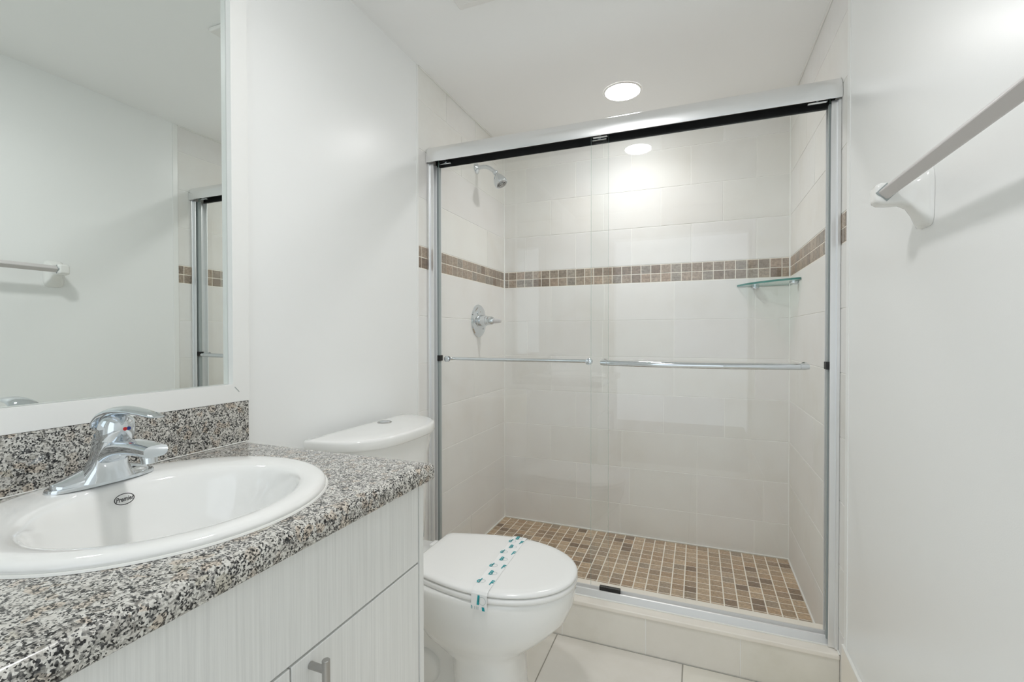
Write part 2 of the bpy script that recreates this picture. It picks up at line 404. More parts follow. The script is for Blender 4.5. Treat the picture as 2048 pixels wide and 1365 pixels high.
for k in range(9):
    bm = bmesh.new(); yy = 1.238+k*.0243; box(bm, -.740, -.538, yy, yy+.008, HC-.0175, HC-.0155, bev=.0006, seg=1); finish('louvre', bm, 'plastic', fan)

# ------------------------------------------------------------ shower enclosure frame
JY0, JY1 = 1.786, 1.856
enc = thing('shower_enclosure_frame', ((XL+XR)/2, 1.82, ZC), 'silver aluminium shower door frame: header, two side jambs and sill track', 'shower frame')
hz0, hz1 = .752+CZ, .826+CZ
prof = [(1.857, hz0), (1.857, hz1)]+[(1.825-.001*k*6, hz1+.0015) for k in range(2)]
for k in range(11):
    a = math.radians(90+90*k/10); prof.append((1.812+.046*math.cos(a), hz1-.046+.0475*math.sin(a)))
prof += [(1.765, hz0+.012), (1.7665, hz0)]
inner = [(1.7700, hz0), (1.7685, hz0+.012), (1.7690, hz1-.048)]+[(1.812+.042*math.cos(math.radians(180-90*k/6)), hz1-.046+.043*math.sin(math.radians(180-90*k/6))) for k in range(1, 7)]+[(1.853, hz1-.004), (1.853, hz0)]
bm = bmesh.new(); ring = prof+inner
loft(bm, [[Vector((x, a, b)) for a, b in ring] for x in (XL+.001, XR-.001)], cap0=False, cap1=False)
finish('header', bm, 'alu', enc, smooth=True, angle=35)
bm = bmesh.new()
box(bm, XL+.002, XR-.002, 1.7706, 1.7722, hz0+.001, hz0+.04); box(bm, XL+.002, XR-.002, 1.8505, 1.8525, hz0+.001, hz0+.04)
box(bm, XL+.002, XR-.002, 1.7706, 1.8525, hz0+.030, hz0+.033)
finish('roller_channel', bm, 'rubber', enc)['label'] = 'black channel under the header'
for xx, s in ((XL, 1), (XR, -1)):
    bm = bmesh.new()
    def jb(a0, a1, y0, y1): box(bm, *sorted((xx+s*a0, xx+s*a1)), y0, y1, ZC+.002, hz0+.001, bev=.0012, seg=1)
    jb(.0005, .006, JY0, JY1); jb(.0005, .027, JY0, JY0+.004); jb(.0005, .027, JY1-.004, JY1); jb(.0005, .024, (JY0+JY1)/2-.002, (JY0+JY1)/2+.002)
    jb(.0005, .010, JY0-.008, JY0)
    finish('side_jamb', bm, 'aluv', enc, smooth=True)
    bm = bmesh.new(); yy = 1.836 if s > 0 else 1.808
    box(bm, *sorted((xx+s*.006, xx+s*.030)), yy-.008, yy+.008, ZC+.02, hz0-.004); finish('jamb_seal', bm, 'greygasket', enc)['label'] = 'grey rubber seal strip in the jamb'
    bm = bmesh.new(); box(bm, *sorted((xx+s*.012, xx+s*.036)), yy-.016, yy+.014, .995+.058, .995+.083, bev=.002, seg=2); finish('bumper', bm, 'black', enc, smooth=True)['label'] = 'small black bumper block'
tp = [(1.800,ZC+.0005),(1.800,ZC+.003),(1.808,ZC+.024),(1.812,ZC+.026),(1.816,ZC+.014),(1.842,ZC+.010),(1.846,ZC+.020),(1.852,ZC+.020),(1.856,ZC+.004),(1.856,ZC+.0005)]
bm = bmesh.new(); loft(bm, [[Vector((x, a, b)) for a, b in tp] for x in (XL+.002, XR-.002)]); finish('sill_track', bm, 'alutrack', enc, smooth=True, angle=25)
bm = bmesh.new(); box(bm, XL+.002, XR-.002, 1.793, 1.8005, ZC, ZC+.003, bev=.001, seg=1); finish('sill_caulk', bm, 'caulk', enc)
bm = bmesh.new(); box(bm, -.352, -.272, 1.8125, 1.826, ZC+.018, ZC+.042, bev=.002); finish('door_guide', bm, 'black', enc)['label'] = 'black plastic door guide on the track'

def panel(x0, x1, y, label, hy, hx0, hx1, rad, out, cat='shower door'):
    t = thing('sliding_glass_door', ((x0+x1)/2, y, ZC+.02), label, cat, 'sliding shower doors')
    z0, z1 = ZC+.044, hz0+.0295; bm = bmesh.new(); box(bm, x0, x1, y-.003, y+.003, z0, z1)
    bm.normal_update()
    for f in bm.faces: f.material_index = 1 if abs(f.normal.x) > .5 else 0
    finish('glass_pane', bm, ['glass', 'glass_edge'], t)
    for hx in (x0+.035, x1-.035):
        bm = bmesh.new(); box(bm, hx-.028, hx+.028, y-.0065, y+.0065, hz0+.008, hz0+.018, bev=.002); lathe(bm, (hx, y-.009, hz0+.02), (0,1,0), [(0,.009),(.018,.009)], 20)
        finish('roller_hanger', bm, 'chrome', t, smooth=True)
    zb = CZ-.103; pts = []
    for k in range(25):
        u = k/24; pts.append((hx0+(hx1-hx0)*u, y+out*(.034+.022*math.sin(math.pi*u)), zb-.002*math.sin(math.pi*u)))
    bm = bmesh.new(); tube(bm, pts, [rad*.8]+[rad]*23+[rad*.8], 20)
    bar = finish('towel_bar', bm, 'chrome', t, smooth=True)
    for hx, s in ((hx0, 1), (hx1, -1)):
        bm = bmesh.new(); xx = hx+s*.006
        tube(bm, bez((xx, y+out*.003, zb), (xx, y+out*.022, zb), (xx+s*.002, y+out*.032, zb), (xx+s*.022, y+out*.0375, zb), 8), [rad*1.3, rad*1.2, rad*1.1, rad*1.02]+[rad]*5, 16)
        lathe(bm, (xx, y+out*.003, zb), (0, out, 0), [(0,.013),(.004,.013),(.006,.010)], 24)
        finish('bar_post', bm, 'chrome', t, smooth=True)
        bm = bmesh.new(); lathe(bm, (xx, y-out*.003, zb), (0,-out,0), [(0,.0135),(.003,.0135),(.005,.010),(.0052,.0045),(.0035,.004)], 24); finish('bolt_cap', bm, 'chrome', t, smooth=True)
    return t
panel(XL+.024, -.322, 1.836, 'left sliding glass shower door, the inner one with its bar inside the shower', 1, -1.040, -.392, .0075, 1)
panel(-.384, XR-.026, 1.808, 'right sliding glass shower door, the outer one with its thicker chrome bar in front', -1, -.340, .338, .0105, -1)

# ------------------------------------------------------------ shower fittings
hd = thing('showerhead', (XL, 2.27, 2.06), 'chrome shower head on a bent arm high on the left tiled wall', 'shower head')
Y0 = 2.27; Z0 = .893+CZ
bm = bmesh.new(); lathe(bm, (XL, Y0, Z0), (1,0,0), [(0,.030),(.003,.030),(.009,.024),(.013,.014),(.018,.011)], 32); finish('flange', bm, 'chrome', hd, smooth=True)
pts = bez((XL+.005,Y0,Z0), (XL+.065,Y0,Z0+.006), (XL+.075,Y0,Z0-.004), (XL+.112,Y0,Z0-.038), 14)
bm = bmesh.new(); tube(bm, pts, .0105, 16); finish('arm', bm, 'chrome', hd, smooth=True)
ax = Vector((.50, -.10, -.86)).normalized(); b0 = Vector((XL+.108, Y0, Z0-.032))
bm = bmesh.new(); lathe(bm, b0, ax, [(-.002,.010),(0,.0135),(.008,.0145),(.014,.0105),(.018,.013),(.024,.013),(.030,.019),(.044,.027),(.060,.033),(.074,.0355),(.083,.034),(.086,.031)], 32); finish('spray_body', bm, 'chrome', hd, smooth=True, angle=60)
bm = bmesh.new()
for r0, r1 in ((.026,.021),(.017,.012),(.009,.003)):
    loft(bm, [circ(b0+ax*.086, r0, ax, 28), circ(b0+ax*.089, (r0+r1)/2+.001, ax, 28), circ(b0+ax*.086, r1, ax, 28)], False, False)
finish('spray_face', bm, 'nickel', hd, smooth=True)
bm = bmesh.new(); lathe(bm, b0+ax*.0855, ax, [(0,.0275),(.0006,.0275)], 28); finish('face_plate', bm, 'rubber', hd)
# valve
VZ = .080+CZ; VY = 2.292
vl = thing('shower_valve', (XL, VY, VZ), 'round chrome shower valve plate with single lever handle on the left tiled wall', 'shower valve')
bm = bmesh.new(); lathe(bm, (XL, VY, VZ), (1,0,0), [(0,.088),(.003,.088),(.008,.083),(.009,.074),(.013,.066),(.014,.050),(.017,.046)], 48); finish('escutcheon', bm, 'chrome', vl, smooth=True, angle=25)
bm = bmesh.new(); lathe(bm, (XL+.014, VY, VZ), (1,0,0), [(0,.030),(.004,.031),(.034,.027),(.036,.022)], 32); finish('sleeve', bm, 'chrome', vl, smooth=True)
bm = bmesh.new(); lathe(bm, (XL+.046, VY, VZ), (1,0,0), [(0,.021),(.002,.024),(.010,.024),(.012,.022),(.014,.024),(.034,.022),(.046,.015)], 32); finish('handle_hub', bm, 'chrome', vl, smooth=True, angle=25)
bm = bmesh.new(); rings = []
for h, a, b in ((.085,.012,.012),(.095,.010,.013),(.115,.007,.012),(.130,.005,.010),(.134,.003,.007)):
    rings.append(circ((XL+h, VY, VZ-.002), a, (1,0,0), 20, b))
loft(bm, rings); finish('lever', bm, 'acrylic', vl, smooth=True)
for dy, dz in ((.035,-.040),(-.035,.040)):
    bm = bmesh.new(); lathe(bm, (XL+.014, VY+dy, VZ+dz), (1,0,0), [(0,.006),(.003,.006),(.004,.004)], 16)
    finish('screw', bm, 'chrome', vl, smooth=True)

# corner shelf
sh = thing('corner_shelf', (XR, YB, .25+CZ), 'small curved clear glass shelf with green edge in the right shower corner', 'shelf')
poly = [(XR-.002, YB-.002), (.190, YB-.002)]
for q in bez((.187, YB-.012, 0), (.215, YB-.125, 0), (.335, YB-.235, 0), (XR-.012, YB-.272, 0), 18): poly.append((q.x, q.y))
poly.append((XR-.002, YB-.270))
bm = bmesh.new(); prism(bm, poly, lambda a, b, d: Vector((a, b, d)), .246+CZ, .255+CZ)
bm.normal_update()
for f in bm.faces: f.material_index = 0 if abs(f.normal.z) > .5 else 1
finish('glass_plate', bm, ['shelf_glass', 'shelf_edge'], sh)
for q, dr in (((.268, YB, .238+CZ), (0,-1,0)), ((XR, 2.455, .238+CZ), (-1,0,0))):
    bm = bmesh.new(); lathe(bm, q, dr, [(0,.009),(.020,.008),(.022,.006)], 20)
    c = Vector(q)+Vector(dr)*.018; lathe(bm, c-Vector((0,0,.004)), (0,0,1), [(0,.015),(.003,.019),(.0115,.019)], 28); finish('bracket', bm, 'chrome', sh, smooth=True)

# ------------------------------------------------------------ towel bar on the right wall
XW = XR-DP; BX, BZ = XR-.072, .287+CZ
tbar = thing('towel_bar', (XW, .86, BZ), 'white ceramic towel bar holder with square rod set on edge, on right wall', 'towel bar')
def post(yc):
    bm = bmesh.new(); rings = []
    spec = [(XW-.0005, .036, BZ-.073, BZ+.042), (XW-.007, .0355, BZ-.072, BZ+.041), (XW-.012, .031, BZ-.064, BZ+.036), (XW-.020, .0245, BZ-.048, BZ+.026),
            (XW-.030, .021, BZ-.032, BZ+.020), (XW-.044, .020, BZ-.024, BZ+.0185), (XW-.066, .021, BZ-.024, BZ+.021), (XW-.080, .021, BZ-.022, BZ+.022), (XW-.087, .018, BZ-.018, BZ+.018), (XW-.0895, .012, BZ-.011, BZ+.012)]
    for x, hw, z0, z1 in spec:
        r = []; cz_, hh = (z0+z1)/2, (z1-z0)/2
        for k in range(32):
            a = 2*math.pi*k/32; c, s = math.cos(a), math.sin(a); e = .42
            r.append(Vector((x, yc+hw*math.copysign(abs(c)**e, c), cz_+hh*math.copysign(abs(s)**e, s))))
        rings.append(r)
    loft(bm, rings); return bm
p1 = finish('post', post(1.176), 'ceramic', tbar, smooth=True, angle=60); p2 = finish('post', post(.545), 'ceramic', tbar, smooth=True, angle=60)
bm = bmesh.new(); h = .0142
loft(bm, [[Vector((BX+a*h, y, BZ+b*h)) for a, b in ((0,1),(.12,.97),(.97,.12),(1,0),(.97,-.12),(.12,-.97),(0,-1),(-.12,-.97),(-.97,-.12),(-1,0),(-.97,.12),(-.12,.97))] for y in (.560, 1.156)])
finish('square_rod', bm, 'acrylic', tbar)['label'] = 'grey square rod'
bm = bmesh.new()
for yy, yn in ((1.1555, 1.1545),):
    loft(bm, [[Vector((BX+a*.0185, y, BZ+b*.0185)) for a, b in ((0,1),(1,0),(0,-1),(-1,0))] for y in (yy+.0015, yn)])
finish('rod_socket', bm, 'greygasket', tbar)

# ------------------------------------------------------------ mirror
mir = thing('wall_mirror', (XL, .2, 1.0), 'large wall mirror in flat white casing above the granite backsplash', 'mirror')
bm = bmesh.new(); box(bm, XL+.0005, XL+.003, -.30, .835, CZ-.121, 2.26)
bm.normal_update()
for f in bm.faces: f.material_index = 0 if f.normal.x > .5 else 1
finish('mirror_glass', bm, ['mirror', 'mirror_edge'], mir)
FX = XL+.020
bm = bmesh.new(); zb_, zi_ = CZ-.1655, CZ-.1215
prism(bm, [(-.35, zb_), (.8815, zb_), (.8815, 2.305), (.8355, 2.305), (.8355, zi_), (-.35, zi_)], lambda a, b, d: Vector((d, a, b)), XL+.0005, FX)
finish('frame', bm, 'trim', mir)
bm = bmesh.new(); box(bm, FX-.001, FX+.0004, .842, .860, -.1235+CZ-.001, -.1228+CZ)
bmesh.ops.rotate(bm, verts=bm.verts[:], cent=(FX, .836, -.1235+CZ), matrix=Matrix.Rotation(math.radians(-47), 3, 'X')); finish('mitre_crack', bm, 'greygasket', mir)

# ------------------------------------------------------------ backsplash, countertop
ZT = CZ-.2719
SX, SY, SA, SB = -.8102, .5088, .2392, .2464          # sink rim ellipse (x, y centre, x and y half axes)
YC0, YC1, XF = .110, .876, -.526
bm = bmesh.new(); box(bm, XL+.0005, XL+.020, YC0, .8795, ZT+.0006, CZ-.1662, bev=.001, seg=1)
tag(finish('backsplash', bm, 'granite'), 'low upright granite backsplash strip behind the sink faucet', 'backsplash')
bk = bpy.data.objects['backsplash']
bm = bmesh.new(); box(bm, XL+.020, XL+.0225, YC0, .8795, ZT+.0003, ZT+.003, bev=.0008, seg=1); finish('caulk_line', bm, 'caulk', bk)
bm = bmesh.new(); T = .037
def rectloop(off, z, nn=24):
    x0, x1, y0, y1 = XL+.0005, XF-off, YC0+off, YC1-off; p = []
    for k in range(nn): p.append(Vector((x0+(x1-x0)*k/nn, y0, z)))
    for k in range(nn): p.append(Vector((x1, y0+(y1-y0)*k/nn, z)))
    for k in range(nn): p.append(Vector((x1-(x1-x0)*k/nn, y1, z)))
    for k in range(nn): p.append(Vector((x0, y1-(y1-y0)*k/nn, z)))
    return p
R_ = .014; outer = []
for k in range(6):
    a = math.pi/2*k/5; outer.append(rectloop(R_*(1-math.sin(a)), ZT-R_*(1-math.cos(a))))
for k in range(4):
    a = math.pi/2*k/3; outer.append(rectloop(.004*(1-math.cos(a)), ZT-T+.004*(1-math.sin(a))))
vr = loft(bm, outer, False, False)
el = [[Vector((SX+(SA-.02)*math.cos(2*math.pi*k/64), SY+(SB-.02)*math.sin(2*math.pi*k/64), z)) for k in range(64)] for z in (ZT, ZT-T)]
ve = [[bm.verts.new(p) for p in r] for r in el]
for i in range(64): bm.faces.new((ve[0][i], ve[0][(i+1)%64], ve[1][(i+1)%64], ve[1][i]))
for lo, li in ((vr[0], ve[0]), (vr[-1], ve[1])):
    es = []
    for lp in (lo, li):
        for i in range(len(lp)):
            a, b = lp[i], lp[(i+1) % len(lp)]; e = bm.edges.get((a, b)) or bm.edges.new((a, b)); es.append(e)
    bmesh.ops.triangle_fill(bm, use_beauty=True, edges=es)
ct = tag(finish('countertop', bm, 'granite', smooth=True, angle=35), 'speckled black white and grey granite countertop on the pale vanity', 'countertop')

# ------------------------------------------------------------ sink
sink = thing('sink', (SX, SY, ZT), 'round white drop-in basin set into the granite countertop', 'sink')
def ell(cx_, cy_, a, b, z, n=96): return [Vector((cx_+a*math.cos(2*math.pi*k/n), cy_+b*math.sin(2*math.pi*k/n), z)) for k in range(n)]
IX = -.781; IA, IB = .163, .182      # bowl mouth centre and half axes (ledge at the back carries the faucet)
bm = bmesh.new(); rings = []
for d, z in ((.004,.0003),(.0,.004),(.001,.008),(.004,.0115),(.010,.014),(.018,.0150)): rings.append(ell(SX, SY, SA-d, SB-d, ZT+z))
for t_, z in ((.25,.0150),(.55,.0140),(.80,.0115),(.93,.008),(1.0,.002)):
    rings.append(ell(SX-0+(IX-SX)*t_, SY, (SA-.018)+(IA-(SA-.018))*t_, (SB-.018)+(IB-(SB-.018))*t_, ZT+z))
for f, z in ((.965,-.012),(.93,-.030),(.885,-.055),(.82,-.085),(.70,-.112),(.52,-.128),(.30,-.135),(.10,-.138)):
    rings.append(ell(IX+(1-f)*.01, SY, IA*f, IB*f, ZT+z))
vr = loft(bm, rings, False, False)
bm.faces.new(vr[-1])
finish('basin', bm, 'china', sink, smooth=True, angle=70)
bm = bmesh.new(); lathe(bm, (IX+.009, SY, ZT-.139), (0,0,1), [(0,.021),(.004,.021),(.005,.017),(.003,.014)], 28); finish('drain', bm, 'chrome', sink, smooth=True)
bm = bmesh.new()
loft(bm, [ell(SX, SY, SA+.0035, SB+.0035, ZT+.0004), ell(SX, SY, SA+.002, SB+.002, ZT+.003), ell(SX, SY, SA-.003, SB-.003, ZT+.003)], False, False)
finish('sealant_ring', bm, 'caulk', sink, smooth=True)
# emblem on the rear slope of the bowl
def text_mesh(body, size, shear=.0, bold=.0):
    cu = bpy.data.curves.new('txt', 'FONT'); cu.body = body; cu.size = size; cu.shear = shear; cu.align_x = 'CENTER'; cu.align_y = 'CENTER'; cu.offset = bold; cu.resolution_u = 3
    o = bpy.data.objects.new('txt', cu); COL.objects.link(o); me = bpy.data.meshes.new_from_object(o)
    bpy.data.objects.remove(o); bpy.data.curves.remove(cu); return me
EMB = Vector((-.928, .510, ZT-.012))
def add_emblem():
    ex = Vector((0, 1, 0)); nrm = Vector((.96, 0, .28)).normalized(); ey = nrm.cross(ex)
    if ey.z < 0: ey = -ey
    bm = bmesh.new()
    def pt(a, b, h=.0): return EMB+ex*a+ey*b+nrm*h
    n = 48; A, B = .0158, .0098
    o_ = [[pt(rx*math.cos(2*math.pi*k/n), ry*math.sin(2*math.pi*k/n), .0012) for k in range(n)] for rx, ry in ((A, B), (A-.0016, B-.0014))]
    loft(bm, o_, False, False)
    me = text_mesh('Premier', .0105, .35, .0003); vs = [bm.verts.new(pt(q.co.x*.80, q.co.y*1.05, .0013)) for q in me.vertices]
    for p in me.polygons:
        try: bm.faces.new([vs[i] for i in p.vertices])
        except ValueError: pass
    o = finish('emblem', bm, 'ink', sink); o['label'] = 'dark oval maker emblem with script lettering'
add_emblem()

# ------------------------------------------------------------ faucet
fa = thing('faucet', (-.985, .508, ZT+.015), 'chrome single-lever basin faucet standing on the rear ledge of the white sink', 'faucet')
FZ = ZT+.0142
bm = bmesh.new(); rings = []
for s_, z in ((1.0,0),(1.0,.004),(.985,.006)):
    r = []
    for k in range(56):
        a = 2*math.pi*k/56; c, s = math.cos(a), math.sin(a)
        r.append(Vector((-.983+.028*s_*math.copysign(abs(s)**.85, s), .508+.081*s_*math.copysign(abs(c)**.8, c), FZ+z)))
    rings.append(r)
loft(bm, rings); finish('base_plate', bm, 'chrome', fa, smooth=True, angle=50)
bm = bmesh.new(); rings = []          # shoulders: low at both ends, rising to the body
for k in range(25):
    u = -1+2*k/24; yy = .508+.074*u; hh = .006+.0025+.026*max(0, 1-abs(u)*1.02)**1.1*(1 if abs(u) < 1 else 0); hw = .024*math.sqrt(max(.02, 1-abs(u)**3))
    rings.append([Vector((-.983+hw*math.cos(math.pi*j/12), yy, FZ+.005+hh*math.sin(math.pi*j/12))) for j in range(13)])
loft(bm, rings); finish('shoulder', bm, 'chrome', fa, smooth=True, angle=60)
def sect(cx_, z, hx, hy, tilt=0, n=32, e=.75):
    r = []
    for k in range(n):
        a = 2*math.pi*k/n; c, s = math.cos(a), math.sin(a)
        dx = hx*math.copysign(abs(c)**e, c); dy = hy*math.copysign(abs(s)**e, s)
        r.append(Vector((cx_+dx*math.cos(tilt), .508+dy, FZ+z-dx*math.sin(tilt))))
    return r
bm = bmesh.new()
loft(bm, [sect(-.978,.006,.028,.044), sect(-.976,.016,.026,.038), sect(-.972,.030,.023,.030), sect(-.966,.046,.022,.026), sect(-.960,.060,.024,.0255,.15), sect(-.956,.072,.025,.0255,.25), sect(-.952,.082,.025,.025,.3)])
finish('body', bm, 'chrome', fa, smooth=True, angle=60)
bm = bmesh.new(); rings = []          # spout reaching forward over the bowl
path = bez((-.972, 0, .038), (-.945, 0, .066), (-.905, 0, .072), (-.838, 0, .066), 14)
for i, q in enumerate(path):
    t_ = i/14; d = (path[min(i+1,14)]-path[max(i-1,0)]).normalized(); nx = Vector((-d.z, 0, d.x)); hw = .025-.006*t_; hh = .017-.007*t_
    rings.append([Vector((q.x, .508, FZ+q.z))+Vector((0,1,0))*hw*math.copysign(abs(math.cos(a))**.6, math.cos(a))+nx*hh*math.copysign(abs(math.sin(a))**.7, math.sin(a)) for a in [2*math.pi*k/28 for k in range(28)]])
loft(bm, rings); finish('spout', bm, 'chrome', fa, smooth=True, angle=60)
bm = bmesh.new(); lathe(bm, (-.856, .508, FZ+.061), (.08,0,-1), [(0,.0125),(.006,.0125),(.007,.0115),(.016,.0115),(.017,.009)], 28); finish('aerator', bm, 'chrome', fa, smooth=True)
bm = bmesh.new()                      # dome handle tilted forward with a flat lever
axh = Vector((.28, 0, .96)).normalized(); hb = Vector((-.948, .508, FZ+.080))
lathe(bm, hb, axh, [(0,.0250),(.003,.0265),(.014,.027),(.026,.0255),(.036,.0215),(.042,.0145),(.0445,.006)], 36)
hd_ = finish('handle_dome', bm, 'chrome', fa, smooth=True, angle=60)
bm = bmesh.new(); rings = []
for i, q in enumerate(bez((-.980, 0, .096), (-.958, 0, .140), (-.905, 0, .132), (-.828, 0, .124), 16)):
    t_ = i/16; hw = .024-.012*max(0, (t_-.25)/.75)**.8; hh = .011-.0075*t_
    if i in (0, 16): hw *= .7; hh *= .5
    rings.append([Vector((q.x-.0*t_, .508+hw*math.cos(a), FZ+q.z+hh*math.sin(a))) for a in [2*math.pi*k/24 for k in range(24)]])
loft(bm, rings); finish('lever', bm, 'chrome', fa, smooth=True, angle=60)
n_ = Vector((.93, -.2, -.1)).normalized()
for nm, mt_, dy in (('hot_mark', 'red', -.0015), ('cold_mark', 'blue', .0042)):
    bm = bmesh.new(); lathe(bm, (-.9165, .508+dy, FZ+.098), (1,0,-.1), [(-.006,.0032),(.0005,.0032),(.0015,.002)], 16); finish(nm, bm, mt_, fa, smooth=True)['label'] = ('red' if mt_ == 'red' else 'blue')+' temperature dot'

# ------------------------------------------------------------ vanity cabinet
CX1 = -.548; CT = ZT-T-.0012
van = thing('vanity_cabinet', (-.82, .49, 0), 'pale grey woodgrain vanity cabinet with bar pulls under the granite top', 'cabinet')
bm = bmesh.new()
box(bm, XL+.001, CX1, .851, .867, .0, CT); box(bm, XL+.001, CX1-.0, .120, .136, .0, CT); box(bm, XL+.001, CX1-.02, .136, .851, .10, .116)
box(bm, XL+.001, XL+.008, .136, .851, .10, CT)
finish('carcass', bm, 'laminate', van)
bm = bmesh.new(); box(bm, CX1-.06, CX1-.045, .136, .851, 0, .10); finish('toe_kick', bm, 'laminate', van)
bm = bmesh.new(); box(bm, CX1-.024, CX1-.021, .137, .850, .117, CT-.003); finish('gap_shade_sheet', bm, 'dark_gap', van)  # dark sheet added behind the fronts, stands in for shade in their gaps
ZD = CZ-.4815
def front(name, y0, y1, z0, z1, parent=van):
    bm = bmesh.new(); box(bm, CX1-.019, CX1-.0005, y0, y1, z0, z1, bev=.0012, seg=2); return finish(name, bm, 'laminate', parent)
front('false_drawer_front', .1385, .8480, ZD+.0022, CT-.006)
for y0, y1, hy in ((.5135, .8480, .549), (.1385, .5105, .475)):
    d = front('door', y0, y1, .105, ZD-.002)
    bm = bmesh.new(); hx = CX1+.030
    lathe(bm, (hx, hy, CZ-.487), (0,0,-1), [(0,.0052),(.0008,.006),(.168,.006),(.169,.0052)], 24)
    for zz in (CZ-.503, CZ-.503-.128): lathe(bm, (CX1, hy, zz), (1,0,0), [(0,.0055),(.030,.0055)], 20)
    h_ = finish('bar_handle', bm, 'nickel', d, smooth=True, angle=50); h_.matrix_parent_inverse = Matrix.Translation(-Vector(van.location)) @ Matrix.Translation(Vector(van.location)); h_['label'] = 'brushed metal bar pull'

# ------------------------------------------------------------ toilet
CY = 1.315
toi = thing('toilet', (-.62, CY, 0), 'white two-piece toilet with closed lid between vanity and shower', 'toilet')
def sup(x0, x1, hw, z, n=48, ef=.8, eb=.5, cy=CY, split_=.5):
    xm = x0+(x1-x0)*split_; r = []
    for k in range(n):
        a = 2*math.pi*k/n; c, s = math.cos(a), math.sin(a)
        if c >= 0: x = xm+(x1-xm)*abs(c)**ef; y = hw*math.copysign(abs(s)**ef, s)
        else: x = xm-(xm-x0)*abs(c)**eb; y = hw*math.copysign(abs(s)**eb, s)
        r.append(Vector((x, cy+y, z)))
    return r
ZR = .4425
bm = bmesh.new()
loft(bm, [sup(-.678,-.478,.118,.0,ef=.75,eb=.45), sup(-.676,-.476,.119,.02,ef=.75,eb=.45), sup(-.680,-.482,.112,.06,ef=.75,eb=.45), sup(-.682,-.486,.109,.15,ef=.78,eb=.5), sup(-.690,-.486,.112,.215,ef=.8,eb=.55),
          sup(-.745,-.468,.124,.245,ef=.85,eb=.6), sup(-.785,-.425,.144,.275,ef=.88,eb=.65), sup(-.815,-.385,.160,.310,ef=.9,eb=.7), sup(-.835,-.348,.172,.350,ef=.92,eb=.7), sup(-.842,-.332,.178,.39,ef=.95,eb=.7),
          sup(-.845,-.326,.1805,.425,ef=.97,eb=.7), sup(-.845,-.327,.180,.437,ef=.97,eb=.7), sup(-.842,-.331,.177,ZR,ef=.97,eb=.7)])
finish('bowl', bm, 'china', toi, smooth=True, angle=75)
bm = bmesh.new()
loft(bm, [sup(-.99,-.62,.090,.0,eb=.35,ef=.5), sup(-.99,-.62,.088,.03,eb=.35,ef=.5), sup(-.985,-.62,.060,.06,eb=.35,ef=.5), sup(-.98,-.62,.040,.15,eb=.4,ef=.5), sup(-.99,-.62,.045,.25,eb=.4,ef=.5), sup(-1.02,-.62,.092,.32,eb=.3,ef=.5),
          sup(-1.045,-.65,.112,.38,eb=.25,ef=.4), sup(-1.05,-.68,.118,.425,eb=.25,ef=.35), sup(-1.05,-.68,.116,.438,eb=.25,ef=.35), sup(-1.047,-.685,.112,ZR-.001,eb=.25,ef=.35)])
finish('rear_pedestal', bm, 'china', toi, smooth=True, angle=75)
for s in (-1, 1):
    bm = bmesh.new(); lathe(bm, (-.775, CY+s*.084, .030), (0,0,1), [(0,.016),(.012,.0155),(.020,.011),(.024,.003)], 24); finish('bolt_cap', bm, 'china', toi, smooth=True)
    bm = bmesh.new(); rings = [circ((-.80, CY+s*(.030+h), .12), r, (0,s,0), 32) for h, r in ((0,.060),(.022,.055),(.030,.045),(.034,.028))]; loft(bm, rings); finish('trapway_bulge', bm, 'china', toi, smooth=True, angle=75)
# tank
TCY, THW, TXB, TD_, TN = 1.3012, .2527, -1.067, .2187, 2.6592
def dsh(z, f=1., n=72, fr=0.):
    pts = []; bx = TXB+(1-f)*.03
    for k in range(n+1):
        a = math.pi*k/n-math.pi/2; sn, cs = math.sin(a), max(0, math.cos(a))
        pts.append(Vector((bx+(TD_-fr)*f*cs**(2/TN), TCY+THW*f*math.copysign(abs(sn)**(2/TN), sn), z)))
    for k in range(1, 16): pts.append(Vector((bx, TCY+THW*f*(1-2*k/16), z)))
    return pts
ZL = CZ-.3055
bm = bmesh.new(); loft(bm, [dsh(ZR,.80), dsh(ZR+.01,.825), dsh(ZR+.08,.85), dsh(ZL-.17,.875), dsh(ZL-.10,.895), dsh(ZL-.06,.925), dsh(ZL-.030,.95)]); finish('tank', bm, 'china', toi, smooth=True, angle=60)
bm = bmesh.new(); loft(bm, [dsh(ZL-.032,.975), dsh(ZL-.0305,.99), dsh(ZL-.027,1.0), dsh(ZL-.008,1.0), dsh(ZL-.003,.994), dsh(ZL,.98), dsh(ZL+.0012,.94), dsh(ZL+.002,.7), dsh(ZL+.0022,.3)])
lid = finish('tank_lid', bm, 'china', toi, smooth=True, angle=70)
BXY = (-1.020, 1.366)
bm = bmesh.new(); lathe(bm, (*BXY, ZL+.0010), (0,0,1), [(0,.0245),(.0025,.0245),(.0042,.0225),(.0030,.0205)], 36); b1 = finish('flush_button', bm, 'nickel', toi, smooth=True); b1['label'] = 'round silver dual flush button'
bm = bmesh.new(); lathe(bm, (*BXY, ZL+.0030), (0,0,1), [(0,.0195),(.0015,.0195),(.002,.0175)], 36)
b2 = finish('button_plate', bm, 'chrome', b1, smooth=True); b2.matrix_parent_inverse = Matrix.Translation(-Vector(toi.location)) @ Matrix.Translation(Vector(toi.location))
